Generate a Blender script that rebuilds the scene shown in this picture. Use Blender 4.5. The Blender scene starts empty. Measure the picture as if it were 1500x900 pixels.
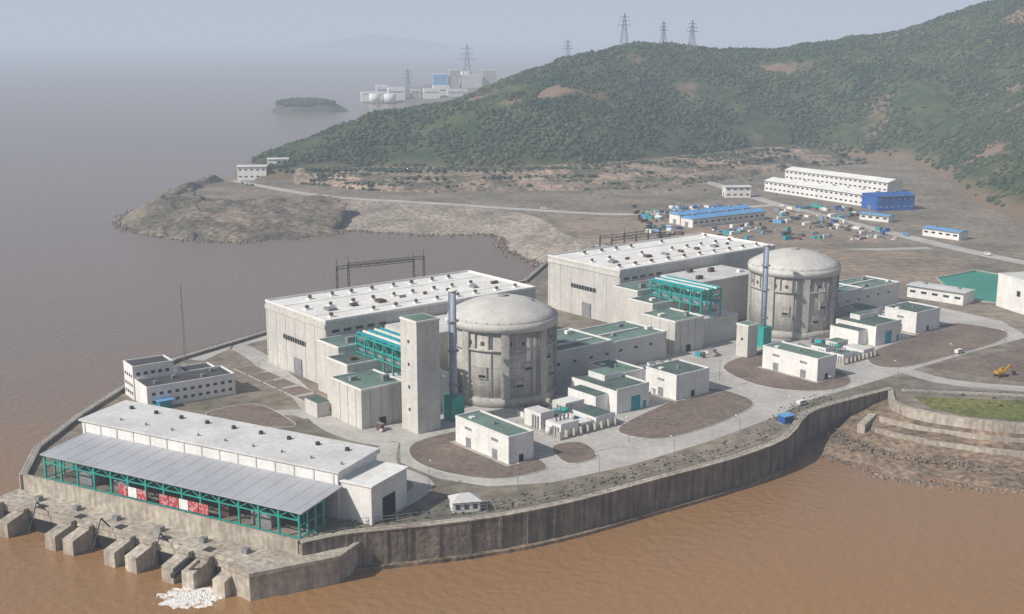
import bpy, bmesh, math, random
import numpy as np
from mathutils import Vector, Matrix, noise
random.seed(7); np.random.seed(7)
S=bpy.context.scene
# ------------------------------------------------------------------ materials
def N(nt,t,**k):
    n=nt.nodes.new(t)
    for a,b in k.items(): setattr(n,a,b)
    return n
MC={}
def M(name,c1,c2=None,scale=.15,rough=.85,fine=.25,streak=0.,bump=0.,bscale=1.,metal=0.,lo=.35,hi=.65,island=0.):
    if name in MC: return MC[name]
    m=bpy.data.materials.new(name); m.use_nodes=True; nt=m.node_tree; nt.nodes.clear()
    L=nt.links.new
    out=N(nt,'ShaderNodeOutputMaterial'); p=N(nt,'ShaderNodeBsdfPrincipled'); L(p.outputs[0],out.inputs[0])
    p.inputs['Roughness'].default_value=rough; p.inputs['Metallic'].default_value=metal
    p.inputs['Specular IOR Level'].default_value=.25
    g=N(nt,'ShaderNodeNewGeometry')
    if c2 is None: c2=tuple(x*.75 for x in c1)
    n1=N(nt,'ShaderNodeTexNoise'); n1.inputs['Scale'].default_value=scale; n1.inputs['Detail'].default_value=5; n1.inputs['Roughness'].default_value=.6
    L(g.outputs['Position'],n1.inputs['Vector'])
    r=N(nt,'ShaderNodeMapRange'); r.inputs[1].default_value=lo; r.inputs[2].default_value=hi; L(n1.outputs['Fac'],r.inputs[0])
    mx=N(nt,'ShaderNodeMix',data_type='RGBA'); mx.inputs[6].default_value=(*c1,1); mx.inputs[7].default_value=(*c2,1); L(r.outputs[0],mx.inputs[0])
    col=mx.outputs[2]
    def mul(fac,amt):
        nonlocal col
        rr=N(nt,'ShaderNodeMapRange'); rr.inputs[1].default_value=.3; rr.inputs[2].default_value=.7; rr.inputs[3].default_value=1-amt; rr.inputs[4].default_value=1+amt*.6
        L(fac,rr.inputs[0])
        v=N(nt,'ShaderNodeVectorMath',operation='SCALE'); L(col,v.inputs[0]); L(rr.outputs[0],v.inputs['Scale']); col=v.outputs[0]
    if fine:
        n2=N(nt,'ShaderNodeTexNoise'); n2.inputs['Scale'].default_value=scale*9; n2.inputs['Detail'].default_value=3
        L(g.outputs['Position'],n2.inputs['Vector']); mul(n2.outputs['Fac'],fine)
    if streak:
        mp=N(nt,'ShaderNodeMapping'); mp.inputs['Scale'].default_value=(.6,.6,.05); L(g.outputs['Position'],mp.inputs[0])
        n3=N(nt,'ShaderNodeTexNoise'); n3.inputs['Scale'].default_value=1; n3.inputs['Detail'].default_value=3
        L(mp.outputs[0],n3.inputs['Vector']); mul(n3.outputs['Fac'],streak)
    if island:
        rr=N(nt,'ShaderNodeMapRange'); rr.inputs[3].default_value=1-island; rr.inputs[4].default_value=1+island
        L(g.outputs['Random Per Island'],rr.inputs[0])
        v=N(nt,'ShaderNodeVectorMath',operation='SCALE'); L(col,v.inputs[0]); L(rr.outputs[0],v.inputs['Scale']); col=v.outputs[0]
    L(col,p.inputs['Base Color'])
    if bump:
        n4=N(nt,'ShaderNodeTexNoise'); n4.inputs['Scale'].default_value=bscale; n4.inputs['Detail'].default_value=4
        L(g.outputs['Position'],n4.inputs['Vector'])
        b=N(nt,'ShaderNodeBump'); b.inputs['Strength'].default_value=1; b.inputs['Distance'].default_value=bump
        L(n4.outputs['Fac'],b.inputs['Height']); L(b.outputs[0],p.inputs['Normal'])
    MC[name]=m; return m
conc=M('weathered_concrete',(.47,.435,.38),(.35,.32,.28),.08,streak=.2,bump=.1)
quaym=M('quay_concrete',(.53,.475,.395),(.36,.31,.255),.06,streak=.3,bump=.15)
concd=M('containment_concrete',(.51,.485,.445),(.39,.37,.34),.09,streak=.16,fine=.18,bump=.08)
domec=M('dome_concrete',(.60,.58,.54),(.50,.48,.45),.1,fine=.12)
wall=M('painted_wall',(.63,.605,.56),(.53,.51,.475),.06,streak=.08,fine=.1)
hallw=M('hall_cladding',(.58,.56,.52),(.50,.48,.45),.05,streak=.07,fine=.1)
white=M('white_paint',(.82,.80,.77),(.70,.68,.65),.1,fine=.1,streak=.07)
wroof=M('white_roof',(.84,.83,.80),(.70,.69,.66),.09,fine=.12)
groof=M('green_roof',(.18,.27,.225),(.115,.175,.15),.12,fine=.25)
dgroof=M('dark_green_roof',(.115,.165,.145),(.07,.105,.095),.12,fine=.25)
teal=M('teal_steel',(.03,.38,.32),(.03,.29,.25),.3,rough=.5)
tealp=M('turquoise_panel',(.03,.38,.44),(.02,.28,.34),.3,rough=.5)
dark=M('dark_opening',(.02,.02,.022),(.012,.012,.014),.5)
glass=M('window_glass',(.05,.06,.075),(.025,.03,.04),.5,rough=.2)
dsteel=M('dark_steel',(.06,.06,.065),(.04,.04,.04),.5,rough=.6)
gsteel=M('galvanised_steel',(.30,.31,.32),(.2,.2,.21),.5,rough=.5)
bsteel=M('blue_grey_stack',(.36,.42,.50),(.30,.36,.43),.2,rough=.5)
brownv=M('brown_vent',(.15,.08,.055),(.09,.055,.045),.5)
groof2=M('grey_metal_roof',(.43,.44,.47),(.36,.37,.395),.05,rough=.45,fine=.06)
lroof=M('light_grey_roof',(.70,.69,.67),(.56,.55,.54),.06,rough=.6,fine=.12)
bluer=M('blue_roof',(.16,.40,.70),(.12,.30,.57),.2,rough=.5)
blue=M('blue_panel',(.03,.13,.45),(.02,.09,.34),.2,rough=.5)
red=M('red_banner',(.45,.06,.07),(.6,.3,.3),.9,lo=.5,hi=.55)
yellow=M('yellow_paint',(.6,.33,.03),(.45,.22,.02),.5,rough=.5)
asph=M('dark_roofing',(.09,.09,.095),(.055,.055,.06),.2)
road=M('concrete_road',(.52,.495,.46),(.40,.38,.35),.05,fine=.15)
kerbm=M('kerb_stone',(.55,.53,.49),None,.4)
gravel=M('gravel_earth',(.235,.18,.145),(.16,.125,.105),.05,fine=.3)
dirt=M('bare_earth',(.36,.28,.21),(.21,.17,.13),.018,fine=.35)
gndm=M('ground_soil',(.30,.245,.195),(.165,.15,.115),.018,fine=.35,bump=.2)
cutm=M('excavated_rock_cut',(.38,.28,.21),(.13,.12,.08),.022,fine=.55,bump=3,bscale=.08,lo=.42,hi=.6)
embm=M('embankment_stone',(.40,.34,.28),(.24,.205,.165),.03,fine=.45,bump=1.4,bscale=.3)
grassm=M('grass',(.22,.21,.06),(.10,.13,.035),.05,fine=.45,bump=.3)
mud=M('tidal_mud',(.32,.23,.16),(.14,.11,.08),.045,fine=.55,bump=1.0,bscale=.3)
rock=M('rocky_shore',(.27,.215,.165),(.10,.095,.07),.025,fine=.55,bump=4,bscale=.08)
seaw=M('seawall_masonry',(.29,.24,.195),(.16,.135,.11),.12,streak=.5,bump=.3,bscale=.6)
pondm=M('green_pond_water',(.01,.28,.18),(.01,.22,.15),.03,rough=.25,fine=0)
foam=M('foam',(.88,.86,.82),(.42,.25,.13),.45,lo=.46,hi=.66)
islem=M('island_vegetation',(.05,.08,.05),(.10,.09,.07),.02)
# ------------------------------------------------------------------ builder
class B:
    def __init__(s,name,loc=(0,0,0),rot=0):
        s.e=bpy.data.objects.new(name,None); S.collection.objects.link(s.e)
        s.e.location=loc; s.e.rotation_euler=(0,0,math.radians(rot)); s.p={}
    def bm(s,part,mat):
        k=(part,mat.name)
        if k not in s.p: s.p[k]=bmesh.new()
        return s.p[k]
    def prism(s,part,mat,pts,z0,z1):
        bm=s.bm(part,mat); n=len(pts)
        f=lambda z,i: z[i] if isinstance(z,(list,tuple)) else z
        a=[bm.verts.new((x,y,f(z0,i))) for i,(x,y) in enumerate(pts)]
        b=[bm.verts.new((x,y,f(z1,i))) for i,(x,y) in enumerate(pts)]
        bm.faces.new(b); bm.faces.new(a[::-1])
        for i in range(n):
            j=(i+1)%n; bm.faces.new((a[i],a[j],b[j],b[i]))
    def box(s,part,mat,x0,x1,y0,y1,z0,z1):
        s.prism(part,mat,[(x0,y0),(x1,y0),(x1,y1),(x0,y1)],z0,z1)
    def cyl(s,part,mat,x,y,r,z0,z1,seg=24,r2=None):
        bm=s.bm(part,mat); r2=r if r2 is None else r2
        c=[(math.cos(2*math.pi*i/seg),math.sin(2*math.pi*i/seg)) for i in range(seg)]
        a=[bm.verts.new((x+r*u,y+r*v,z0)) for u,v in c]; b=[bm.verts.new((x+r2*u,y+r2*v,z1)) for u,v in c]
        bm.faces.new(b); bm.faces.new(a[::-1])
        for i in range(seg):
            j=(i+1)%seg; f=bm.faces.new((a[i],a[j],b[j],b[i])); f.smooth=seg>10
    def beam(s,part,mat,p,q,w):
        bm=s.bm(part,mat); p=Vector(p);q=Vector(q); d=(q-p).normalized()
        u=d.cross(Vector((0,0,1))); 
        if u.length<.01: u=Vector((1,0,0))
        u.normalize(); v=d.cross(u); u*=w/2; v*=w/2
        a=[bm.verts.new(p+x) for x in(u+v,v-u,-u-v,u-v)]; b=[bm.verts.new(q+x) for x in(u+v,v-u,-u-v,u-v)]
        bm.faces.new(a[::-1]); bm.faces.new(b)
        for i in range(4): bm.faces.new((a[i],a[(i+1)%4],b[(i+1)%4],b[i]))
    def roofbox(s,x0,x1,y0,y1,z,wm,rm,par=.8,part='',pm=None):
        pm=pm or white
        s.box(part+'walls',wm,x0,x1,y0,y1,0,z)
        s.box(part+'roof',rm,x0+.4,x1-.4,y0+.4,y1-.4,z+.003,z+.12)
        t=.4
        s.box(part+'parapet',pm,x0-.1,x1+.1,y0-.1,y0+t-.01,z+.003,z+par); s.box(part+'parapet',pm,x0-.1,x1+.1,y1-t+.01,y1+.1,z+.003,z+par)
        s.box(part+'parapet',pm,x0-.1,x0+t-.01,y0+t,y1-t,z+.003,z+par); s.box(part+'parapet',pm,x1-t+.01,x1+.1,y0+t,y1-t,z+.003,z+par)
    def done(s):
        for (part,mn),bm in s.p.items():
            bmesh.ops.recalc_face_normals(bm,faces=bm.faces)
            me=bpy.data.meshes.new(part); bm.to_mesh(me); bm.free(); me.materials.append(MC[mn])
            o=bpy.data.objects.new(part,me); S.collection.objects.link(o); o.parent=s.e
        return s.e
def meshobj(name,verts,faces,mat,smooth=False):
    me=bpy.data.meshes.new(name); me.from_pydata(verts,[],faces); me.materials.append(mat)
    if smooth: me.shade_smooth()
    o=bpy.data.objects.new(name,me); S.collection.objects.link(o); return o
def smooth_closed(pts,k=5):
    out=[];n=len(pts)
    for i in range(n):
        p0,p1,p2,p3=[Vector(pts[(i+j-1)%n]) for j in range(4)]
        for t in range(k):
            t/=k; out.append(tuple(.5*((2*p1)+(p2-p0)*t+(2*p0-5*p1+4*p2-p3)*t*t+(3*p1-p0-3*p2+p3)*t**3)))
    return out
def smooth_open(pts,k=5):
    P=[pts[0]]+list(pts)+[pts[-1]]; out=[]
    for i in range(1,len(P)-2):
        p0,p1,p2,p3=[Vector(P[i+j-1]) for j in range(4)]
        for t in range(k):
            t/=k; out.append(tuple(.5*((2*p1)+(p2-p0)*t+(2*p0-5*p1+4*p2-p3)*t*t+(3*p1-p0-3*p2+p3)*t**3)))
    out.append(tuple(pts[-1])); return out
def sheet(name,pts,z,mat,sm=0,thick=None):
    if sm: pts=smooth_closed(pts,sm)
    bm=bmesh.new(); a=[bm.verts.new((x,y,z)) for x,y in pts]; f=bm.faces.new(a)
    if f.calc_area() and (f.normal_update() or f.normal.z<0): f.normal_flip()
    if thick:
        b=[bm.verts.new((x,y,z-thick)) for x,y in pts]
        for i in range(len(a)):
            j=(i+1)%len(a); bm.faces.new((a[i],a[j],b[j],b[i]))
    bmesh.ops.triangulate(bm,faces=[f])
    me=bpy.data.meshes.new(name); bm.to_mesh(me); bm.free(); me.materials.append(mat)
    o=bpy.data.objects.new(name,me); S.collection.objects.link(o); return o
def offsets(pts,w,closed=False):
    n=len(pts); L=[];R=[]
    for i in range(n):
        a=Vector(pts[i-1] if (i or closed) else pts[i]); b=Vector(pts[(i+1)%n] if (i<n-1 or closed) else pts[i])
        d=(b-a).normalized(); nn=Vector((-d.y,d.x)); c=Vector(pts[i]); L.append(c+nn*w/2); R.append(c-nn*w/2)
    return L,R
def stroke(name,pts,w,z0,z1,mat,closed=False,parent=None):
    L,R=offsets(pts,w,closed); n=len(pts); v=[];f=[]
    for l,r in zip(L,R): v+=[(l.x,l.y,z1),(r.x,r.y,z1),(l.x,l.y,z0),(r.x,r.y,z0)]
    for i in range(n if closed else n-1):
        a=4*i;b=4*((i+1)%n); f+=[(a,a+1,b+1,b),(a,b,b+2,a+2),(a+1,a+3,b+3,b+1)]
    if not closed: f+=[(0,2,3,1),(4*n-4,4*n-3,4*n-1,4*n-2)]
    o=meshobj(name,v,f,mat)
    if parent: o.parent=parent
    return o
def loft(name,curves,zs,mat,sub=6,amp=1.,rows=5,nsc=.03):
    cs=[smooth_open(c,sub) for c in curves]; v=[];f=[]; n=len(cs[0]); R=0
    for k in range(len(cs)-1):
        for r in range(rows+(k==len(cs)-2)):
            t=r/rows
            for i in range(n):
                x=cs[k][i][0]*(1-t)+cs[k+1][i][0]*t; y=cs[k][i][1]*(1-t)+cs[k+1][i][1]*t; z=zs[k]*(1-t)+zs[k+1]*t
                e=0 if (k==0 and r==0) or (k==len(cs)-2 and r==rows) else 1
                h=noise.fractal(Vector((x*nsc,y*nsc,3)),1,2,5)*amp*e
                v.append((x+h*1.5,y+h,z+h))
            R+=1
    for r in range(R-1):
        for i in range(n-1): a=r*n+i; f.append((a,a+1,a+n+1,a+n))
    return meshobj(name,v,f,mat,True)
# ------------------------------------------------------------------ camera, light, world
cam=bpy.data.cameras.new('camera'); co=bpy.data.objects.new('camera',cam); S.collection.objects.link(co)
cam.sensor_width=36; cam.lens=43.2; cam.clip_start=1; cam.clip_end=200000
co.location=(0,0,150); co.rotation_euler=(math.radians(90-12.53),0,0); S.camera=co
SD=Vector((-.80,-.46,.76)).normalized()
el=math.asin(SD.z); az=math.atan2(SD.x,SD.y)
sun=bpy.data.lights.new('sun','SUN'); sun.energy=5.0; sun.angle=math.radians(.5); sun.color=(1,.96,.89)
so=bpy.data.objects.new('sun',sun); S.collection.objects.link(so); so.rotation_euler=SD.to_track_quat('Z','Y').to_euler()
w=bpy.data.worlds.new('World'); S.world=w; w.use_nodes=True; nt=w.node_tree; nt.nodes.clear()
sk=N(nt,'ShaderNodeTexSky',sky_type='NISHITA'); sk.sun_disc=False; sk.sun_elevation=el; sk.sun_rotation=az; sk.dust_density=2.5; sk.altitude=100
bg=N(nt,'ShaderNodeBackground'); bg.inputs[1].default_value=.07; wo=N(nt,'ShaderNodeOutputWorld')
nt.links.new(sk.outputs[0],bg.inputs[0]); nt.links.new(bg.outputs[0],wo.inputs[0])
S.view_settings.view_transform='Standard'; S.view_settings.look='None'; S.view_settings.exposure=0
hz=bpy.data.materials.new('self_lit_haze'); hz.use_nodes=True; nt=hz.node_tree; nt.nodes.clear()
o_=N(nt,'ShaderNodeOutputMaterial'); ab=N(nt,'ShaderNodeVolumeAbsorption'); em=N(nt,'ShaderNodeEmission'); ad=N(nt,'ShaderNodeAddShader')
SIG=1/5400.
ab.inputs[0].default_value=(0,0,0,1); ab.inputs[1].default_value=SIG
em.inputs[0].default_value=(.48,.54,.64,1); em.inputs[1].default_value=SIG  # haze glows by its own emission, standing in for scattered daylight
nt.links.new(ab.outputs[0],ad.inputs[0]); nt.links.new(em.outputs[0],ad.inputs[1]); nt.links.new(ad.outputs[0],o_.inputs['Volume'])
b=B('atmosphere_haze_glow'); MC['self_lit_haze']=hz
b.box('air',hz,-60000,60000,-3000,90000,-30,700); b.done()
# ------------------------------------------------------------------ sea
sm=bpy.data.materials.new('silty_sea'); sm.use_nodes=True; nt=sm.node_tree; L=nt.links.new; p=nt.nodes['Principled BSDF']
g=N(nt,'ShaderNodeNewGeometry'); sx=N(nt,'ShaderNodeSeparateXYZ'); L(g.outputs['Position'],sx.inputs[0])
mp=N(nt,'ShaderNodeMapping'); mp.inputs['Scale'].default_value=(.006,.0025,1); mp.inputs['Rotation'].default_value=(0,0,.5); L(g.outputs['Position'],mp.inputs[0])
n1=N(nt,'ShaderNodeTexNoise'); n1.inputs['Scale'].default_value=1; n1.inputs['Detail'].default_value=7; n1.inputs['Distortion'].default_value=.6; L(mp.outputs[0],n1.inputs['Vector'])
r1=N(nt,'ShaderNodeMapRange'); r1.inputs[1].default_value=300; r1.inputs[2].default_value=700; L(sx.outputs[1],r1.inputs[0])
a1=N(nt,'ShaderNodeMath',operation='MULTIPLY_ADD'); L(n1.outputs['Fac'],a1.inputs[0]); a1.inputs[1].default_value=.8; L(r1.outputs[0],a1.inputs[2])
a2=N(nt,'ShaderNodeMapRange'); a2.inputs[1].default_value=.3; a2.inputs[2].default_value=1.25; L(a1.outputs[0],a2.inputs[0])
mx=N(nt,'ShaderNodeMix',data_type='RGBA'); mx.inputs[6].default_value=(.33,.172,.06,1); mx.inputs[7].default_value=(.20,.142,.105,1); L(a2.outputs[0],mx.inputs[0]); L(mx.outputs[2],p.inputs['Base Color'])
p.inputs['Roughness'].default_value=.25; p.inputs['Specular IOR Level'].default_value=.45
n2=N(nt,'ShaderNodeTexNoise'); n2.inputs['Scale'].default_value=.3; n2.inputs['Detail'].default_value=5; L(g.outputs['Position'],n2.inputs['Vector'])
bp=N(nt,'ShaderNodeBump'); bp.inputs['Distance'].default_value=.55; L(n2.outputs['Fac'],bp.inputs['Height']); L(bp.outputs[0],p.inputs['Normal'])
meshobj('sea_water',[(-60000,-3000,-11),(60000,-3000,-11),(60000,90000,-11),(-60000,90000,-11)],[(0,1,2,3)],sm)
# ------------------------------------------------------------------ land
swall=[(-63.5,345),(-51,352),(-32,357),(-4,366),(22,380),(49,399),(79,420),(103,443),(118,473),(138,491),(163,509)]
lwall=[(-169,402),(-175,431),(-173,471),(-167,517),(-158,557),(-126,611),(-60,685),(8,745),(24,812)]
ret=[(163,509),(159,489),(166,478),(178,469),(201,460),(260,446),(330,432),(500,410),(900,400)]
shore=[(24,812),(20,860),(-5,927),(-14,995),(-73,995),(-143,1020),(-151,995),(-216,961),(-269,978),(-313,1013),(-345,1070),(-350,1150),(-335,1290)]
inner=[(26,815),(59,875),(40,935),(14,1035),(-68,1098),(-160,1133),(-178,1150),(-220,1120),(-260,1120),(-290,1140),(-305,1165),(-312,1220),(-303,1290)]
land=swall+ret[1:]+[(1600,400),(1600,3200),(300,3000),(-100,2400),(-250,1900),(-320,1500)]+smooth_open(inner,6)[::-1]+lwall[::-1]
sheet('ground',land,0,gndm,thick=16)
def lerp(A,C,t): return [(a*(1-t)+c*t,b_*(1-t)+d*t) for (a,b_),(c,d) in zip(A,C)]
so_=[(x-(2 if x<0 else 0),y-6) for x,y in shore]
loft('ramp_embankment',[so_[:6],lerp(shore,inner,.35)[:6],lerp(shore,inner,.5)[:6],inner[:6]],[-13,-6.5,-5.5,.3],embm,amp=1.0,rows=5)
loft('rocky_headland',[so_[5:],lerp(shore,inner,.22)[5:],lerp(shore,inner,.55)[5:],lerp(shore,inner,.8)[5:],inner[5:]],[-13,-4,4.5,5,.3],rock,amp=4.6,rows=9,sub=12,nsc=.035)
sw=stroke('seawall',smooth_open(swall,3),2.4,-14,1.0,seaw)
stroke('coping',smooth_open(swall,3),3.0,1.003,1.35,quaym,parent=sw)
SWP=smooth_open(swall,3)
bb=B('wall_buttresses'); bb.e.parent=sw
for i in range(1,len(SWP)-1):
    a,c_=Vector(SWP[i-1]),Vector(SWP[i+1]); d=(c_-a).normalized(); nn=Vector((d.y,-d.x)); q=Vector(SWP[i])+nn*1.2
    pp=[q-d*.5,q+d*.5,q+d*.5+nn*.35,q-d*.5+nn*.35]; bb.prism('buttress',seaw,[(v.x,v.y) for v in pp],-14,.8)
bb.done()
stroke('tide_footing',[(x+ .9,y-1.9) for x,y in SWP],2.0,-14,-9.9,mud,parent=sw)
lw=stroke('seawall',lwall,2.2,-14,1.2,seaw); stroke('coping',lwall,2.8,1.203,1.5,conc,parent=lw)
stroke('retaining_wall',smooth_open(ret,4),2.2,-13,.9,quaym)
mo=[(121,466),(127,450),(140,432),(160,424),(185,418),(240,408),(330,392),(500,372),(900,350)]
mi=[(140,488),(150,478),(160,468),(172,460),(196,450),(255,436),(328,422),(500,400),(900,390)]
loft('tidal_mudflat',[[(x-4,y-6) for x,y in mo],lerp(mo,mi,.5),mi,[(x,y+1) for x,y in ret]],[-12.2,-9,-5.5,-2.5],mud,amp=1.3,rows=6,nsc=.06)
stroke('revetment_step',smooth_open([(x-3,y-5) for x,y in mi[1:]],4),2.2,-9,-5.2,quaym)
stroke('revetment_step',smooth_open([(x+1,y+4) for x,y in mi[1:]],4),1.4,-7,-3.2,quaym)
stroke('boat_steps',[(150,489),(141,474)],3,-12,-4,quaym)
bmx=bmesh.new(); bmesh.ops.create_icosphere(bmx,subdivisions=1,radius=1); bv=np.array([v.co[:] for v in bmx.verts]); bf=np.array([[v.index for v in f.verts] for f in bmx.faces]); bmx.free()
def clumps(name,px,py,pz,rad,mat,flat=1.):
    px,py,pz,rad=[np.asarray(a,float) for a in(px,py,pz,rad)]
    n=len(px); nv=len(bv); jit=1+np.random.uniform(-.35,.35,(n,nv,1))
    sc=np.stack([rad*np.random.uniform(.8,1.3,n),rad*np.random.uniform(.8,1.3,n),flat*rad*np.random.uniform(.6,1.1,n)],-1)[:,None,:]
    V=bv[None]*jit*sc+np.stack([px,py,pz+rad*.25],-1)[:,None,:]; V=V.reshape(-1,3).astype(np.float32)
    F=(bf[None]+(np.arange(n)*nv)[:,None,None]).reshape(-1,3).astype(np.int32)
    me=bpy.data.meshes.new(name); me.vertices.add(len(V)); me.vertices.foreach_set('co',V.ravel())
    me.loops.add(F.size); me.loops.foreach_set('vertex_index',F.ravel()); me.polygons.add(len(F))
    me.polygons.foreach_set('loop_start',np.arange(0,F.size,3,dtype=np.int32)); me.update(calc_edges=True); me.materials.append(mat)
    o=bpy.data.objects.new(name,me); S.collection.objects.link(o); return o
boul=M('boulder_stone',(.28,.22,.17),(.16,.13,.105),.05,fine=.4,island=.3)
P_=[];
for line,zz,n,sp,rm in((smooth_open(mo,5)[:26],-11.2,700,4,.8),(smooth_open(lerp(mo,mi,.5),5)[:26],-8.6,500,5,.6),(smooth_open([(x-3,y-5) for x,y in mi],5),-8,200,4,.7),(smooth_open(shore,6),-10.8,900,6,1.3),(smooth_open(lwall,4),-11,260,2.5,1.4)):
    for _ in range(n):
        i=random.randrange(len(line)-1); t=random.random(); x=line[i][0]*(1-t)+line[i+1][0]*t; y=line[i][1]*(1-t)+line[i+1][1]*t
        P_.append((x+random.gauss(0,sp)*.6,y+random.gauss(0,sp)*.6,zz,random.uniform(.3,1)*rm))
P_=np.array(P_); clumps('shore_boulders',P_[:,0],P_[:,1],P_[:,2],P_[:,3],boul,.7)
# concrete roads and aprons
apron=[(-75,480),(-60,450),(-42,440),(-40,418),(-26,402),(-8,394),(14,398),(42,415),(74,441),(108,474),(122,492),(150,515),(180,540),(222,575),(262,605),(262,640),(225,700),(150,690),(120,600),(60,590),(0,560),(-60,520)]
sheet('concrete_apron',apron,.02,road)
def rd(pts,wd,z): return stroke('service_road',smooth_open(pts,5),wd,-.3,z,road)
rd([(-150,560),(-140,585),(-127,575),(-105,535),(-88,500),(-74,466),(-60,448),(-46,440)],10,.03)
rd([(-135,590),(-122,607),(-60,665),(10,720)],8,.035)
rd([(-112,470),(-90,478),(-80,472)],8,.04)
rd([(-166,468),(-140,470),(-112,468)],7,.04)
rd([(-46,440),(-44,415),(-30,396),(-40,372)],7,.045)
rd([(180,540),(220,512),(420,490)],9,.04)
rd([(262,600),(340,665),(480,760)],11,.045)
rd([(225,690),(250,640)],10,.05)
rd([(200,1290),(225,1170),(240,1100),(291,944),(344,812),(420,690)],13,.03)
rd([(-290,1285),(-250,1235),(-172,1155),(-68,1108),(20,1065),(110,1040),(240,1100)],11,.04)
rd([(60,880),(100,890),(190,860),(300,870)],9,.05)
rd([(165,690),(160,760),(200,850)],10,.055)
isl={'a':[(-38,435),(-31,446),(-15,455),(0,440),(12,416),(9,408),(-6,401),(-24,408),(-35,420)],
'b':[(41,455),(58,482),(84,511),(97,502),(100,488),(86,468),(68,451),(53,444)],
'c':[(15,435),(26,440),(31,424),(20,417)],
'd':[(97,545),(110,566),(126,574),(146,548),(151,528),(143,513),(125,508),(107,518)],
'e':[(172,572),(198,600),(231,634),(250,624),(254,611),(238,590),(205,564),(181,547),(168,550)],
'f':[(-124,476),(-107,489),(-90,470),(-86,459),(-108,461)]}
def island(name,pts,mat=gravel,sm=4,z=.16):
    pts=smooth_closed(pts,sm) if sm else pts
    o=sheet(name,pts,z,mat,thick=.3)
    stroke('kerb',pts,.45,-.2,z+.03,kerbm,closed=True,parent=o)
for k in isl: island('gravel_bed',isl[k])
jn=B('road_expansion_joints')
rng=random.Random(3)
for _ in range(60):
    x=rng.uniform(-35,220); y=400+.62*x+rng.uniform(5,130) if x>0 else 400+rng.uniform(0,60)
    a=rng.choice([38.5,128.5]); a=math.radians(a); l=rng.uniform(4,14); c_,s_=math.cos(a),math.sin(a)
    jn.prism('joint',gravel,[(x,y),(x+l*c_,y+l*s_),(x+l*c_-.25*s_,y+l*s_+.25*c_),(x-.25*s_,y+.25*c_)],.021,.05)
jn.done()
sheet('dirt_lot',[(175,740),(160,860),(290,850),(300,780),(260,745),(215,720)],.06,dirt,4)
sheet('dirt_lot',[(70,880),(50,960),(30,1040),(100,1020),(230,1080),(285,930),(250,890)],.07,dirt,4)
sheet('dirt_lot',[(190,548),(262,590),(330,640),(420,640),(420,505),(225,522)],.075,gravel)
sheet('grass_field',[(170,500),(213,494),(330,472),(600,450),(600,412),(330,437),(260,451),(203,465),(181,474),(172,482)],.08,grassm)
pb=[(267,758),(301,783),(322,755),(318,700),(281,682),(258,695)]
o=sheet('pond_water',pb,.2,pondm,thick=.3); stroke('pond_kerb',pb,1.6,-.3,.7,conc,closed=True,parent=o)
# ------------------------------------------------------------------ hill
HP=np.array([(-270,1284),(-167,1300),(-80,1296),(0,1303),(81,1325),(202,1420),(300,1520),(400,1540),(470,1480),(470,1330),(425,1150),(412,960),(450,850),(700,700),(1600,700),(1600,3100),(300,2900),(-60,2350),(-230,1850),(-310,1450)],float)
def sdist(X,Y):
    d=np.full(X.shape,1e9); ins=np.zeros(X.shape,bool); n=len(HP)
    for i in range(n):
        ax,ay=HP[i]; bx,by=HP[(i+1)%n]; ex,ey=bx-ax,by-ay
        t=np.clip(((X-ax)*ex+(Y-ay)*ey)/(ex*ex+ey*ey),0,1)
        d=np.minimum(d,np.hypot(X-ax-t*ex,Y-ay-t*ey))
        c=((ay>Y)!=(by>Y))&(X<(bx-ax)*(Y-ay)/(by-ay+1e-12)+ax); ins^=c
    return np.where(ins,d,-d)
xs=np.arange(-328,1200,8.); ys=np.arange(820,2500,9.)
X,Y=np.meshgrid(xs,ys); Dd=sdist(X,Y)
R=np.interp(X,[-320,-260,-225,-180,-100,-47,10,100,170,250,390,450,550,620,670,800,1100],[70,76,80,80,80,86,98,120,131,126,123,130,145,161,176,210,260])
t=np.clip(Dd/430,0,1); Z=R*np.sin(t*np.pi/2)**.85
nz=np.array([[noise.fractal(Vector((x/130,y/130,0)),.9,2.1,6) for x in xs] for y in ys])
nr=np.array([[noise.ridged_multi_fractal(Vector((x/240,y/240,5)),.9,2.1,5,1,2) for x in xs] for y in ys])
Z=Z+(nz*15+(nr-1)*12)*np.clip(Dd/90,0,1)*np.clip(1.4-t,.3,1)*np.clip((X+420)/420,.5,1)
Z=Z*np.clip(1-(Y-1880)/900,.2,1)
Z=Z+np.clip(Dd/12,0,1)*5; Z=np.where(Dd<0,-1,Z)
ny,nx=X.shape
vv=np.stack([X,Y,Z],-1).reshape(-1,3); ff=[]
for j in range(ny-1):
    for i in range(nx-1):
        if max(Dd[j,i],Dd[j,i+1],Dd[j+1,i],Dd[j+1,i+1])>-2:
            a=j*nx+i; ff.append((a,a+1,a+nx+1,a+nx))
hm=bpy.data.materials.new('hillside'); hm.use_nodes=True; nt=hm.node_tree; L=nt.links.new; p=nt.nodes['Principled BSDF']; p.inputs['Roughness'].default_value=.95; p.inputs['Specular IOR Level'].default_value=.1
g=N(nt,'ShaderNodeNewGeometry'); sx=N(nt,'ShaderNodeSeparateXYZ'); L(g.outputs['Position'],sx.inputs[0])
n1=N(nt,'ShaderNodeTexNoise'); n1.inputs['Scale'].default_value=.035; n1.inputs['Detail'].default_value=7; n1.inputs['Roughness'].default_value=.7; L(g.outputs['Position'],n1.inputs['Vector'])
n2=N(nt,'ShaderNodeTexNoise'); n2.inputs['Scale'].default_value=.011; n2.inputs['Detail'].default_value=6; L(g.outputs['Position'],n2.inputs['Vector'])
m1=N(nt,'ShaderNodeMix',data_type='RGBA'); m1.inputs[6].default_value=(.032,.062,.028,1); m1.inputs[7].default_value=(.105,.11,.052,1)
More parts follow.
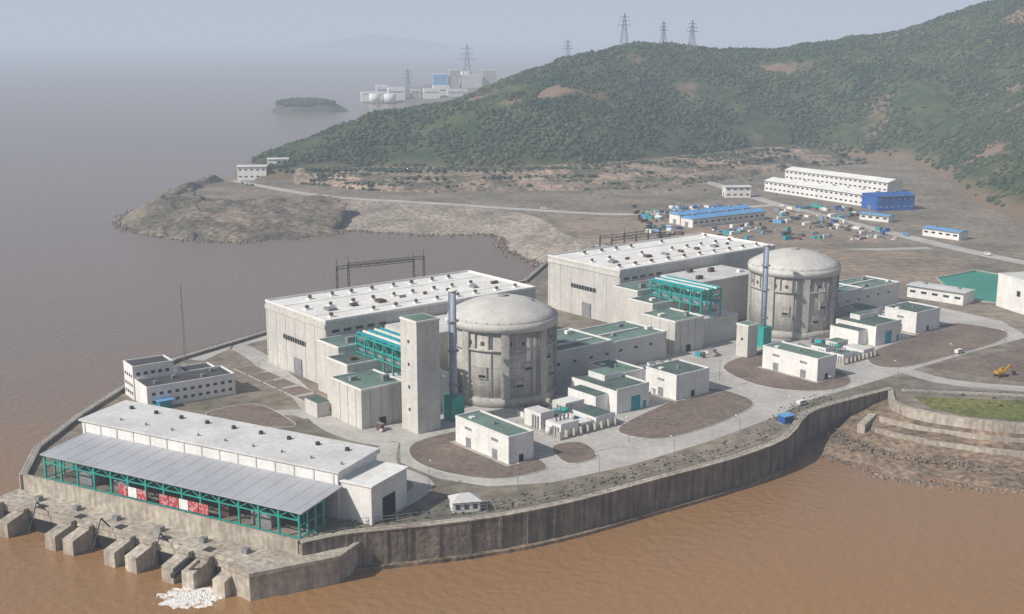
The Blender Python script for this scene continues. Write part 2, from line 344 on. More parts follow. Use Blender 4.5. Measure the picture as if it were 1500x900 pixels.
r1=N(nt,'ShaderNodeMapRange'); r1.inputs[1].default_value=.4; r1.inputs[2].default_value=.65; L(n1.outputs[0],r1.inputs[0]); L(r1.outputs[0],m1.inputs[0])
m2=N(nt,'ShaderNodeMix',data_type='RGBA'); m2.inputs[7].default_value=(.23,.16,.115,1); L(m1.outputs[2],m2.inputs[6])
r2=N(nt,'ShaderNodeMapRange'); r2.inputs[1].default_value=.575; r2.inputs[2].default_value=.66; L(n2.outputs[0],r2.inputs[0])
r3=N(nt,'ShaderNodeMapRange'); r3.inputs[1].default_value=16; r3.inputs[2].default_value=7; L(sx.outputs[2],r3.inputs[0])
r3b=N(nt,'ShaderNodeMath',operation='MULTIPLY'); L(r3.outputs[0],r3b.inputs[0]); r3b.inputs[1].default_value=.7
mm=N(nt,'ShaderNodeMath',operation='MAXIMUM'); L(r2.outputs[0],mm.inputs[0]); L(r3b.outputs[0],mm.inputs[1]); L(mm.outputs[0],m2.inputs[0]); L(m2.outputs[2],p.inputs['Base Color'])
bp=N(nt,'ShaderNodeBump'); bp.inputs['Distance'].default_value=4; L(n1.outputs[0],bp.inputs['Height']); L(bp.outputs[0],p.inputs['Normal'])
ho=meshobj('wooded_hill',[tuple(a) for a in vv],ff,hm,True)
leaf=M('scrub_foliage',(.028,.058,.03),(.072,.088,.04),.012,fine=.4,island=.4,rough=.95)
def hz_at(x,y):
    fx=(x-xs[0])/8; fy=(y-ys[0])/9; i=fx.astype(int); j=fy.astype(int); u=fx-i; v=fy-j
    return Z[j,i]*(1-u)*(1-v)+Z[j,i+1]*u*(1-v)+Z[j+1,i]*(1-u)*v+Z[j+1,i+1]*u*v
px=np.random.uniform(-310,900,130000); py=np.random.uniform(850,2000,130000)
dd=sdist(px,py); ok=(dd>4)&(px<py*.44)
px,py,dd=px[ok],py[ok],dd[ok]; pz=hz_at(px,py)
dens=np.array([noise.fractal(Vector((x/70,y/70,9)),.9,2,4) for x,y in zip(px,py)])
# thinner cover low on the slope, where the photo shows bare brown scars
ok=(dens+np.random.uniform(-.25,.25,len(px))>-.22+.25*np.clip(1-dd/110,0,1))&(pz>4); px,py,pz,dens=px[ok][:34000],py[ok][:34000],pz[ok][:34000],dens[ok][:34000]
clumps('hillside_scrub',px,py,pz,np.random.uniform(1.1,3.0,len(px))*(1+np.clip(dens,0,1)*.8),leaf)
base=[(-225,1285),(-190,1290),(-140,1290),(-80,1288),(0,1297),(81,1318),(150,1368),(215,1428),(290,1505),(380,1530)]
hw=[.25,.5,.9,1,1,1,1,1,.9,.7]
def off(d,j=0): return [(x+(0 if i<5 else d*-.45),y+d*hw[i]+8*noise.noise(Vector((x*.02,j,0)))) for i,(x,y) in enumerate(base)]
loft('terraced_rock_cut',[off(-100,1),off(-90,1.2),off(-62,2),off(-56,2.2),off(-30,3),off(-22,3.3),off(-2,4),off(24,4)],[-.3,4,4.5,8,8.5,12,12.5,12],cutm,amp=1.5,rows=3,nsc=.05)
tx=[];
for _ in range(3400):
    i=random.randrange(len(base)-1); t=random.random(); x=base[i][0]*(1-t)+base[i+1][0]*t; d=-random.choice([60,26,96,5,12,random.uniform(0,100)])+random.gauss(0,4)
    h_=hw[i]*(1-t)+hw[i+1]*t; y=base[i][1]*(1-t)+base[i+1][1]*t+d*h_
    if i>=4: x+=-.45*d*(1 if i>4 else t)
    if noise.noise(Vector((x*.015,y*.03,2)))<-.05: continue
    z=0 if d<-93 else 4 if d<-59 else 8.2 if d<-26 else 12
    tx.append((x,y,z,random.uniform(.7,2.4)))
tx=np.array(tx); clumps('terrace_shrubs',tx[:,0],tx[:,1],tx[:,2],tx[:,3],leaf)
vs=[]
for _ in range(420):
    i=random.randrange(1,len(swall)-2); t=random.random(); x=swall[i][0]*(1-t)+swall[i+1][0]*t; y=swall[i][1]*(1-t)+swall[i+1][1]*t; d=random.uniform(5,14)
    vs.append((x-d*.45,y+d,0,random.uniform(.2,.5)))
for _ in range(500): 
    x=random.uniform(175,520); y=random.uniform(440,520)
    if y<505-.1*(x-175) and y>480-.15*(x-175): vs.append((x,y,0,random.uniform(.3,.9)))
for _ in range(500):
    x=random.uniform(-300,400); y=random.uniform(1060,1300)
    if noise.noise(Vector((x*.02,y*.02,6)))>.12 and y>1160-.3*x and y>1130: vs.append((x,y,0,random.uniform(.6,2)))
vs=np.array(vs); clumps('verge_shrubs',vs[:,0],vs[:,1],vs[:,2],vs[:,3],leaf)
# ------------------------------------------------------------------ reactor units
TH=38.5
def reactor(loc):
    b=B('reactor_containment_building',loc,TH)
    b.cyl('wall',concd,0,0,22,0,31.5,64)
    b.cyl('base_ring',concd,0,0,22.9,0,4,64)
    b.cyl('gallery_ledge',concd,0,0,22.8,23.5,24.5,64)
    b.cyl('ring_beam',domec,0,0,23.4,31.503,35,64)
    bm=b.bm('dome',domec); prev=None; seg=64; Rr=41.2; zc=42.5-Rr
    for k in range(9):
        a=math.asin(22.9/Rr)*(1-k/8)
        if k==8: c=bm.verts.new((0,0,42.5)); [bm.faces.new((prev[i],prev[(i+1)%seg],c)) for i in range(seg)]; break
        r=Rr*math.sin(a); z=zc+Rr*math.cos(a)
        ring=[bm.verts.new((r*math.cos(2*math.pi*i/seg),r*math.sin(2*math.pi*i/seg),z)) for i in range(seg)]
        if prev:
            for i in range(seg):
                f=bm.faces.new((prev[i],prev[(i+1)%seg],ring[(i+1)%seg],ring[i])); f.smooth=True
        else: 
            low=[bm.verts.new((22.9*math.cos(2*math.pi*i/seg),22.9*math.sin(2*math.pi*i/seg),34.9)) for i in range(seg)]
            for i in range(seg): bm.faces.new((low[i],low[(i+1)%seg],ring[(i+1)%seg],ring[i]))
        prev=ring
    def seg_box(part,mat,ang,wd,r0,r1,z0,z1):
        a=math.radians(ang); c,s_=math.cos(a),math.sin(a)
        pts=[(r0*c+wd/2*s_,r0*s_-wd/2*c),(r1*c+wd/2*s_,r1*s_-wd/2*c),(r1*c-wd/2*s_,r1*s_+wd/2*c),(r0*c-wd/2*s_,r0*s_+wd/2*c)]
        b.prism(part,mat,pts,z0,z1)
    for a in (-170,-125,-80,-35,10,55,100,145): seg_box('buttress',concd,a,3.6,21.5,23.0,4.003,31.5)
    for a in range(-165,180,15):
        if a%45: seg_box('gallery_opening',brownv,a,1.6,21.6,22.15,26,27.6)
        seg_box('gallery_post',conc,a+7,.4,22.3,22.75,24.503,31.5)
    for a,z0,z1 in ((-150,12,17),(-110,8,12),(-100,15,19),(-62,10,14),(-70,18,20)): seg_box('hatch',conc,a,4,21.6,22.6,z0,z1); seg_box('hatch_painted_shadow',dark,a,3,22.55,22.68,z0+.6,z0+1.6)  # dark strip on each hatch face: shadow put in as colour, no recess
    for a in (-140,-95,-88,-50,-20): seg_box('cable_riser',gsteel,a,.35,22.0,22.4,4.01,31)
    for z in (9,16.5): b.cyl('pour_joint',conc,0,0,22.06,z,z+.25,64)
    b.cyl('dome_hatch',conc,0,0,2.2,42.3,43.2,16)
    for a in range(0,360,12): c,s_=math.cos(math.radians(a)),math.sin(math.radians(a)); b.beam('guard_rail',gsteel,(23.1*c,23.1*s_,35),(23.1*c,23.1*s_,36.1),.12)
    b.cyl('spray_tank_vent',gsteel,9,-8,1,38,41.3,12)
    b.done()
def turbine(loc,a0,a1,b0,b1,H=29):
    b=B('turbine_hall',loc,TH)
    b.roofbox(a0,a1,b0,b1,H,hallw,wroof,1.0)
    n=int((a1-a0)/9)
    for i in range(n+1):
        x=a0+1+(a1-a0-2)*i/n; b.box('pilaster',hallw,x-.3,x+.3,b0-.16,b0-.002,0,H-.5)
    for i in range(7):
        y=b0+1+(b1-b0-2)*i/6; b.box('pilaster',hallw,a0-.16,a0-.002,y-.3,y+.3,0,H-.5)
    b.box('cladding_band',wall,a0-.42,a0-.31,b0,b1,H-3,H-1.2)
    b.box('louvre',dark,a0-.5,a0-.31,b0+18,b0+38,15,17)
    for i in range(9): b.box('louvre_blade',gsteel,a0-.6,a0-.51,b0+18+i*2.2,b0+18.5+i*2.2,14.9,17.1)
    b.box('roller_door',gsteel,a0-.5,a0-.31,b0+22,b0+29,0,8)
    for i in range(5): b.box('window_strip',glass,a0+3+i*6,a0+6.5+i*6,b0-.25,b0-.01,24,25.2)
    for r,yy in enumerate((b0+8,(b0+b1)/2,b1-9)):
        for i in range(10):
            x=a0+7+(a1-a0-14)*i/9+random.uniform(-.8,.8)
            if random.random()<.85: b.box('vent_base',white,x-1.1,x+1.1,yy-1.1,yy+1.1,H+.13,H+.8); b.cyl('roof_vent',brownv,x,yy,random.uniform(.7,1),H+.803,H+2.0,10)
    for i in range(8):
        x=a0+12+i*13.5; b.box('roof_duct',brownv if i%3 else gsteel,x,x+random.uniform(1.5,5),b0+20+random.uniform(-3,3),b0+22.5,H+.13,H+1.4)
    b.box('roof_joint',asph,a0+2,a1-2,b0+13.5,b0+13.7,H+.125,H+.2); b.box('roof_joint',asph,a0+2,a1-2,b1-14.7,b1-14.5,H+.125,H+.2)
    b.done()
def rack(b,x0,x1,y0,y1,z0,z1,nx_,ny_):
    for i in range(nx_+1):
        for j in range(ny_+1):
            x=x0+(x1-x0)*i/nx_; y=y0+(y1-y0)*j/ny_; b.beam('column',teal,(x,y,0),(x,y,z1),.6)
            for z in (z0,(z0+z1)/2,z1):
                if i<nx_: b.beam('beam',teal,(x,y,z),(x+(x1-x0)/nx_,y,z),.5)
                if j<ny_: b.beam('beam',teal,(x,y,z),(x,y+(y1-y0)/ny_,z),.5)
            if j<ny_: b.beam('brace',teal,(x,y,z0),(x,y+(y1-y0)/ny_,z1),.3)
    for i in range(5): 
        x=x0+(x1-x0)*(i+.5)/5; b.beam('steam_pipe',tealp if i%2 else gsteel,(x,y0-2,z0+.9),(x,y1+2,z0+.9),1.1)
        b.beam('steam_pipe',tealp if i%2==0 else white,(x,y0-1,z1+.9),(x,y1+1,z1+.9),.8)
    for j in range(7): y=y0+(y1-y0)*j/7; b.box('walkway',teal,x0,x1,y,y+2.2,z1+.31,z1+.42)
def auxiliary(loc,unit,ox,oy):
    b=B('reactor_auxiliary_building',loc,TH)
    y0,y1=(-4,26) if unit==1 else (0,25)
    b.roofbox(23.5,60,y0,y1,14,wall,groof,part='annex_'); b.roofbox(60.2,96,y0+1,y1-1,12.5,wall,groof,part='annex_far_')
    b.box('roof_skylight',white,30,55,y0+8,y0+9,14.2,15); b.box('roof_skylight',white,64,90,y0+14,y0+15,12.7,13.4)
    for i in range(7): b.box('window',glass,27+i*9.6,29+i*9.6,y0-.02-(0 if i<4 else -1),y0+.1+(0 if i<4 else 1),8,9.2)
    for (x,y) in((28,20),(38,5),(52,18),(70,6),(85,18),(92,6)): b.box('roof_unit',gsteel if x%4 else white,x,x+random.uniform(1.5,3.5),y,y+2,14.2 if x<60 else 12.7,15.8 if x<60 else 14)
    b.box('link_block',wall,22.5,45,26.2,52,0,19); b.box('link_roof',dgroof,23,44.5,26.7,51.5,19.003,19.2)
    b.done()
    b=B('service_building',(loc[0]+ox,loc[1]+oy,0),TH)
    b.roofbox(-74,-54,-6,17,15.5,wall,groof,part='front_')
    b.roofbox(-66,-36,17.3,34,19,wall,dgroof,part='mid_'); b.roofbox(-60,-26,34.3,52,22,wall,groof,part='rear_')
    b.box('core_walls',wall,-53.8,-26,-3,17,0,13); b.box('core_roof',lroof,-53.5,-26.5,-2.5,16.5,13.003,13.2)
    b.box('core_walls_b',wall,-25.8,22,24,52,0,24); b.box('core_roof_b',lroof,-25.3,21.5,24.5,51.5,24.003,24.2)
    for x,y,z in((-70,8,15.6),(-60,0,15.6),(-60,24,19.1),(-45,28,19.1),(-40,44,22.1),(-35,6,13.2),(-20,30,24.2),(0,40,24.2),(-10,46,24.2),(12,30,24.2),(-52,40,22.1)): b.box('roof_fan',random.choice([gsteel,white,brownv]),x,x+random.uniform(1.5,4),y,y+2,z,z+random.uniform(1,2.4))
    for i in range(3): b.box('panel_joint',conc,-74.12,-74.002,-2+i*6,-1.8+i*6,0,15.4); b.box('panel_joint',conc,-70+i*5,-69.8+i*5,-6.12,-6.002,0,15.4)
    b.box('door',dark,-66,-63,-6.15,-6.01,0,3.4)
    b.box('small_outbuilding',wall,-80,-74.3,18,28,0,6); b.box('small_outbuilding_roof',dgroof,-79.8,-74.5,18.2,27.8,6.003,6.2)
    b.done()
    b=B('pipe_rack',(loc[0]+ox,loc[1]+oy,0),TH)
    rack(b,-52,-38,-2,33,20,27,2,5)
    b.done()
R1=(-4,506,0); R2=(145,621,0)
reactor(R1); reactor(R2)
turbine(R1,-55,62,53,108); turbine(R2,-64,60,62,120)
auxiliary(R1,1,0,0); auxiliary(R2,2,-13,0)
def tower(loc,x0,x1,y0,y1,H):
    b=B('stair_tower',loc,TH); b.box('shaft',wall,x0,x1,y0,y1,0,H); b.box('cap',white,x0-.2,x1+.2,y0-.2,y1+.2,H+.003,H+.8)
    for z in range(8,int(H)-4,9): b.box('window',glass,x0-.1,x0-.01,(y0+y1)/2-.6,(y0+y1)/2+.6,z,z+1.2)
    b.box('teal_cladding',teal,x1+.01,x1+.5,y0+2,y1-2,2,14); b.box('roof',groof,x0+.5,x1-.5,y0+.5,y1-.5,H+.803,H+.9); b.done()
tower(R1,-60,-49.5,-24,-13,43.5); tower(R2,-62,-55,-24,-17,15)
def chimney(loc,x,y,H):
    b=B('ventilation_stack',loc,TH); b.cyl('shaft',bsteel,x,y,1.45,0,H,20,1.3); b.cyl('rim',white,x,y,1.7,H+.003,H+.8,20)
    for z in (14,28,40): b.cyl('platform',gsteel,x,y,2.3,z,z+.4,16)
    b.beam('ladder',gsteel,(x-1.9,y,0),(x-1.9,y,H),.3)
    b.box('base_house',teal,x-3,x+3,y-3,y+3,0,10); b.done()
chimney(R1,-38,-17,52); chimney(R2,-38,-13,50)
def smallb(loc,x0,x1,y0,y1,H,rm,name='diesel_generator_building',doors=2,wm=white):
    b=B(name,loc,TH); b.roofbox(x0,x1,y0,y1,H,wm,rm,.7)
    for i in range(doors): 
        y=y0+(y1-y0)*(i+.5)/doors; b.box('door',gsteel,x0-.12,x0-.01,y-1.5,y+1.5,0,4); b.box('vent',gsteel,x0-.12,x0-.01,y-2,y+2,7,8)
    b.box('side_door',dark,(x0+x1)/2-1,(x0+x1)/2+1,y0-.12,y0-.01,0,3); b.box('step',conc,x0-1.5,x1+1.5,y0-1.5,y1+1.5,-.1,.35)
    b.cyl('roof_vent',gsteel,(x0+x1)/2,(y0+y1)/2,.6,H+.13,H+1.4,10); b.box('roof_hatch',white,x0+3,x0+5,y1-6,y1-4,H+.13,H+.7); b.beam('downpipe',gsteel,(x0+.6,y0-.2,0),(x0+.6,y0-.2,H),.25); b.done()
smallb(R1,-54.5,-43,-73,-41,10,groof); smallb(R2,-70,-57,-71,-40,10,groof)
smallb(R1,49,69,-55,-37,10.5,dgroof,'switchgear_building',1); smallb(R2,42,63,-46,-27,10.5,dgroof,'switchgear_building',1)
smallb(R1,36,49,-36,-14,9.5,groof,'cable_building',1); smallb(R2,28,44,-24,-8,9.5,groof,'cable_building',1)
def cooling(loc,x0,x1,y0,y1):
    b=B('emergency_water_building',loc,TH); H=9.5
    b.box('walls',white,x0,x1,y0,y1,0,H); b.box('roof',dgroof,x0+.4,x1-.4,y0+.4,y1-.4,H+.003,H+.15)
    b.box('parapet',white,x0,x1,y0-.01,y0+.38,H+.003,H+.9); b.box('parapet',white,x1-.38,x1+.01,y0+.39,y1,H+.003,H+.9)
    b.box('side_bay',white,x0-7,x0-.01,y0+5,y0+22,0,H-2); b.box('side_bay_roof',dgroof,x0-6.7,x0-.2,y0+5.3,y0+21.7,H-1.997,H-1.85)
    b.box('blue_door',tealp,x0+8,x0+13,y0-.15,y0-.01,0,6); b.box('door',tealp,x1-3.4,x1-1.6,y0-.15,y0-.01,0,3)
    b.box('penthouse',white,x0+6,x1-2,y0+14,y1-4,H+.16,H+2.6); b.box('penthouse_roof',groof,x0+6.3,x1-2.3,y0+14.3,y1-4.3,H+2.603,H+2.75)
    b.done()
cooling(R1,17,35,-53,-25); cooling(R2,5,26,-48,-24)
def transformers(x,y,sc=1):
    b=B('transformer_equipment_compound',(x,y,0),TH)
    b.box('slab',conc,-16,16,-14,14,-.1,.4)
    for (x0,x1,y0,y1,h,m) in ((-14,-5,-12,-3,5,white),(-4,3,-12,-6,3.5,conc),(4,14,-12,2,4.5,white),(-14,-7,0,10,6.5,white),(-5,2,0,6,4,conc),(3,13,5,13,6,wall),(-4,1,8,13,3,white)):
        b.box('enclosure',m,x0,x1,y0,y1,.4,h); b.box('roof_panel',random.choice([groof,lroof,dgroof,white]),x0+.3,x1-.3,y0+.3,y1-.3,h+.003,h+.15)
        b.box('parapet_strip',white,x0,x1,y0-.15,y0-.01,h-.3,h+.6)
        for k in range(3): b.box('cooler_fin',gsteel,x0-.5,x0-.05,y0+1+k*1.6,y0+1.6+k*1.6,.5,h-1)
    b.cyl('oil_tank',white,-1,-2.5,1.8,.4,4.5,16); b.cyl('oil_tank',white,-15,-6,1.2,.4,3.5,16); b.cyl('tank',teal,1,3,1.5,4.2,5.5,14)
    for i in range(4): b.cyl('bushing',brownv,-12+i*2,-7,.3,5,7,8)
    for i in range(9): b.box('blast_wall',conc,-16+i*3.6,-15.6+i*3.6,-14,-12.3,.4,3.2)
    b.beam('pipe',gsteel,(-14,-1.5,2.5),(14,-1.5,2.5),.6); b.beam('pipe',tealp,(2.5,-12,3),(2.5,12,3),.5)
    b.e.scale=(sc,sc,sc); b.done()
transformers(22,463); transformers(157,568,.85)
def clutter(loc,n,zones):
    b=B('site_equipment',loc,TH)
    for i in range(n):
        x0,x1,y0,y1=random.choice(zones); x=random.uniform(x0,x1); y=random.uniform(y0,y1); m=random.choice([white,gsteel,conc,white,tealp,lroof,brownv]); w_=random.uniform(.8,3); l=random.uniform(.8,4); h=random.uniform(.8,3)
        if random.random()<.3: b.cyl('tank_'+m.name,m,x,y,w_/2,0,h,12); b.beam('pipe',gsteel,(x,y,h*.7),(x+random.uniform(-5,5),y,h*.7),.25)
        else: b.box('unit_'+m.name,m,x,x+w_,y,y+l,0,h); b.box('lid_'+m.name,gsteel,x-.1,x+w_+.1,y-.1,y+l+.1,h+.003,h+.15)
    b.done()
clutter(R1,38,[(-40,-24,-30,-22),(-20,8,-34,-25),(-73,-66,-16,-8),(70,92,-16,-7),(36,48,-45,-39)])
clutter(R2,38,[(-50,-25,-36,-22),(-20,-6,-36,-25),(-80,-70,-14,-6),(66,92,-16,-5)])
# ------------------------------------------------------------------ pump house
PR=-28.5; PO=(-157,399,0)
b=B('cooling_water_pump_house',PO,PR)
b.box('hall_walls',white,-6,106,19,40,0,15.5)
b.prism('hall_roof',lroof,[(-7,18.3),(107,18.3),(107,41),(-7,41)],[15.503]*4,[16.1,16.1,17.2,17.2])
for i in range(15): b.box('hall_pilaster',wall,-5+i*7.8,-4.5+i*7.8,18.8,18.99,11,15.5)
for i in range(9): b.box('roof_vent',dsteel,2+i*12,3.1+i*12,34,35.1,16.6,18.0); b.cyl('roof_cowl',gsteel,8+i*12,24,.4,16.3,17.2,10)
b.box('end_block_walls',white,106.2,118,20,40,0,12.5); b.box('end_block_roof',wroof,105.9,118.6,19.5,40.5,12.503,13)
b.box('end_door',dark,118.01,118.15,26,33,0,7)
b.prism('canopy_roof',groof2,[(-4,-2),(108,-2),(108,18.9),(-4,18.9)],[9.4,9.4,11.2,11.2],[9.8,9.8,11.6,11.6])
for i in range(19): 
    x=-3+i*6; b.prism('roof_seam',groof2,[(x,-2),(x+.12,-2),(x+.12,18.8),(x,18.8)],[9.81,9.81,11.61,11.61],[9.86,9.86,11.66,11.66])
b.box('back_wall',asph,-3,106,12,12.4,0,10.3)
for i in range(15):
    x=-3+i*7.8
    for y in (-1,11): b.beam('column',teal,(x,y,0),(x,y,9.6+(y+1)*.07),.6)
    b.beam('rafter',teal,(x,-1.5,9.1),(x,11,10.2),.5)
    if i<14: b.beam('brace',teal,(x,-1,6.8),(x+3.9,-1,9),.25); b.beam('brace',teal,(x+7.8,-1,6.8),(x+3.9,-1,9),.25)
for z in (9.1,6.8,1.2): b.beam('rail',teal,(-3,-1.05,z),(106.2,-1.05,z),.35)
for x in (-3,106.2):
    for y in (3,7): b.beam('column',teal,(x,y,0),(x,y,9.8),.5)
    for z in (9.1,5,1.2): b.beam('rail',teal,(x,-1,z),(x,11,z),.35)
for i,(x,m) in enumerate(((32,red),(36.2,white),(40.4,red),(50,red),(54.2,red),(58.4,white),(62.6,red),(66.8,red))): b.box('banner',m,x,x+3.8,-1.6,-1.45,1.8,5.2)
b.box('machinery',gsteel,8,16,3,8,0,5); b.box('machinery',brownv,70,74,4,8,0,4); b.box('machinery',gsteel,84,92,3,8,0,5); b.box('machinery',gsteel,24,30,4,8,0,3.5)
b.done()
b=B('intake_quay',PO,PR)
b.box('terrace',quaym,-14,100,-15,-3.2,-14,-4)
b.box('upper_retaining_wall',quaym,-14,107,-3.15,-2.2,-14,1.4)
b.box('parapet',quaym,-14,100,-15.4,-15.02,-4.3,-2.9)
for a in (-10,2,24,32,50,59,74,82,94):
    b.prism('pier',quaym,[(a-2.3,-24),(a+2.3,-24),(a+2.3,-15.5),(a-2.3,-15.5)],[-14]*4,[-6,-6,-4.1,-4.1])
    b.box('pier_cap',quaym,a-2.6,a+2.6,-17.5,-15.45,-4.05,-3.3)
for a0,a1 in ((-7,-1),(5,21),(35,47),(62,71),(85,91)): b.box('intake_opening',dark,a0,a1,-15.5,-15.42,-12,-6.5)
for a in (28,54.5,78): b.box('gate_slab',dark,a-2,a+2,-20,-15.5,-14,-7.5)
for a in (12,41,66): b.beam('gate_frame',dsteel,(a,-14,-4),(a,-18,1),.4); b.beam('gate_frame',dsteel,(a,-18,1),(a,-22,-8),.25)
for a in (0,18,36,55,73,90): b.box('winch_house',gsteel,a,a+2,-9,-7,-4,-2.4); b.box('hatch_cover',dsteel,a+5,a+8,-13,-10,-4,-3.8)
b.beam('outfall_pipe',dsteel,(76,-16,-6),(77,-25,-8),1.4); b.beam('debris_timber',brownv,(79,-22,-8),(86,-23,-2),.7)
b.done()
b=B('quay_bastion'); pts=[(-86,338),(-76,330),(-52,342),(-47,353),(-60,356),(-68,350)]
b.prism('masonry',quaym,pts,-14,-3); b.done()
stroke('coping',pts[:4],1.6,-3.2,-2.0,quaym,parent=b.e)
pts=[]
for i in range(60):
    a=2*math.pi*i/60; r=1+.3*noise.noise(Vector((math.cos(a)*2,math.sin(a)*2,1)))+.3*noise.noise(Vector((math.cos(a)*7,math.sin(a)*7,4))); pts.append((-94+9*r*math.cos(a),332.5+7*r*math.sin(a)))
of=sheet('outfall_foam',pts,-10.95,foam)
fx=np.random.normal(-94,3.0,900); fy=np.random.normal(332.8,2.3,900); sp=clumps('spray',fx,fy,np.full(900,-11.02),np.random.uniform(.1,.34,900),M('spray_white',(.9,.9,.88),(.8,.78,.75),.5),.5); sp.parent=of
# ------------------------------------------------------------------ office
b=B('site_office_building',(-149,482,0),35)
b.roofbox(0,38,0,15,8.5,white,asph,part='wing_'); b.roofbox(-.5,17,15.3,27,14,white,asph,part='block_')
b.roofbox(22,36,15.3,26,8,white,asph,part='rear_')
for z in (2,5.3):
    for i in range(11): b.box('window',glass,2+i*3.3,3.5+i*3.3,-.1,-.01,z,z+1.2)
for z in (2,5.5,9.5):
    for i in range(4): b.box('window',glass,-.62,-.51,16.5+i*2.6,17.8+i*2.6,z,z+1.3)
for i in range(5): b.box('window',glass,1+i*3.1,2.6+i*3.1,15.2,15.29,10.5,11.8)
b.box('entrance_canopy',bluer,3,10,-4,-.2,3.2,3.6); b.box('entrance_booth',tealp,4,9,-3,-.2,0,3.1)
for x,y in((5,5),(14,9),(25,4),(31,10)): b.box('roof_unit',gsteel,x,x+1.6,y,y+1.4,8.63,9.9)
b.done()
# ------------------------------------------------------------------ misc buildings
def long_shed(name,x,y,rot,Lx,Ly,H,wm,rm,ridge=2.5,bands=1,band=dark):
    b=B(name,(x,y,0),rot)
    b.box('walls',wm,0,Lx,0,Ly,0,H)
    bm=b.bm('roof',rm); o=.8
    v=[bm.verts.new(c) for c in((-o,-o,H),(Lx+o,-o,H),(Lx+o,Ly/2,H+ridge),(-o,Ly/2,H+ridge),(-o,Ly+o,H),(Lx+o,Ly+o,H),)]
    bm.faces.new((v[0],v[1],v[2],v[3])); bm.faces.new((v[3],v[2],v[5],v[4])); bm.faces.new((v[0],v[3],v[4])); bm.faces.new((v[1],v[5],v[2])); bm.faces.new((v[0],v[4],v[5],v[1]))
    n=max(2,int(Lx/6))
    for k in range(bands):
        z=H*(k+.45)/bands
        for i in range(n): b.box('window',band,(i+.25)*Lx/n,(i+.75)*Lx/n,-.12,-.01,z,z+1.3)
    for i in range(1,n,3): b.box('ridge_vent',gsteel,i*Lx/n,i*Lx/n+1.6,Ly/2-.8,Ly/2+.8,H+ridge-.1,H+ridge+.9)
    b.box('side_door',gsteel,-.12,-.01,Ly/2-2,Ly/2+2,0,4); b.box('gutter',gsteel,-o,Lx+o,-o-.25,-o-.01,H-.3,H+.05)
    return b
long_shed('workshop_building',247,1199,-59,141,22,10,white,wroof,3,2,glass).done()
long_shed('workshop_building',288,1296,-57,136,22,10,white,wroof,3,2,glass).done()
long_shed('blue_warehouse',316,1056,15,36,26,13,blue,blue,2,2,bluer).done()
long_shed('blue_roof_storage_shed',143,964,34,80,14,7,white,bluer,2,1).done()
long_shed('blue_roof_storage_shed',135,979,34,78,13,8,white,bluer,2,1).done()
long_shed('white_office_block',200,1147,3,24,14,10,white,lroof,1,2,glass).done()
long_shed('blue_roof_cabin',313,927,-52,31,12,6,white,bluer,1,1).done()
long_shed('blue_roof_cabin',288,1010,-45,26,10,5,white,bluer,1,1).done()
long_shed('coastal_pump_building',-288,1288,5,30,22,14,white,lroof,1,2,glass).done()
long_shed('coastal_pump_building',-262,1318,5,22,16,19,white,lroof,1,2,glass).done()
long_shed('water_treatment_building',231,703,-45,34,14,7,white,lroof,.6,1,glass).done()
b=B('storage_block',(284,640,0),15); b.roofbox(0,22,0,40,18,white,lroof); b.box('window',glass,-.12,-.01,6,9,9,12); b.box('window',glass,-.12,-.01,20,23,9,12); b.done()
b=B('guard_house',(-19,370,0),12); b.box('walls',white,0,9,0,6,0,3.6)
bm=b.bm('hipped_roof',lroof); v=[bm.verts.new(c) for c in((-.6,-.6,3.6),(9.6,-.6,3.6),(9.6,6.6,3.6),(-.6,6.6,3.6),(3,3,5.6),(6,3,5.6))]
for q in((0,1,5,4),(1,2,5),(2,3,4,5),(3,0,4),(3,2,1,0)): bm.faces.new([v[i] for i in q])
for i in range(3): b.box('window',glass,1+i*2.8,2.4+i*2.8,-.1,-.01,1.2,2.6)
b.box('door',tealp,9.01,9.1,2,3.4,0,2.4); b.done()
b=B('blue_kiosk',(107,461,0),30); b.box('cabin',blue,0,5,0,4,.3,3.2); b.box('roof',bluer,-.4,5.4,-.4,4.4,3.203,3.5); b.box('window',glass,.8,4,-.1,-.01,1.5,2.6); b.box('plinth',conc,-.3,5.3,-.3,4.3,0,.3); b.done()
b=B('yellow_excavator',(219,531,.1),20)
for y in (-1.7,1.1): b.prism('track',dsteel,[(-2.4,y),(2.4,y),(2.4,y+.7),(-2.4,y+.7)],0,1.1)
b.box('turntable',dsteel,-1,1,-1,1,1.1,1.4); b.box('body',yellow,-2.6,1.2,-1.4,1.5,1.4,2.7); b.box('cab',yellow,.3,2,.1,1.5,2.71,3.7); b.box('cab_window',glass,2.01,2.05,.2,1.4,2.3,3.5)
b.beam('boom',yellow,(1.2,-.5,2.2),(4.6,-.5,5.2),.6); b.beam('stick',yellow,(4.6,-.5,5.2),(6.8,-.5,2),.5); b.box('bucket',dsteel,6.1,7.5,-1.1,.1,.6,2); b.done()
def van(x,y,rot,m):
    b=B('parked_van',(x,y,.08),rot); b.prism('body',m,[(-2.4,-.95),(1.4,-.95),(1.4,.95),(-2.4,.95)],.45,2.1); b.prism('bonnet',m,[(1.41,-.95),(2.5,-.95),(2.5,.95),(1.41,.95)],.45,[1.9,1.1,1.1,1.9])
    b.box('side_glass',glass,-2,1.1,-.97,.97,1.3,1.85)
    for wx in (-1.5,1.6):
        for wy in (-.98,.78): 
            for k in range(8):
                a=k*math.pi/4; b.beam('wheel',dsteel,(wx,wy,.4),(wx+.36*math.cos(a),wy,.4+.36*math.sin(a)),.22)
    b.done()
for x,y,r,m in ((28,1068,10,white),(240,1085,-60,white),(270,1000,-70,white),(300,925,-65,bluer),(-140,474,0,white),(120,488,40,white),(215,572,35,white),(330,840,-60,white)): van(x,y,r,m)
b=B('construction_material_yard')
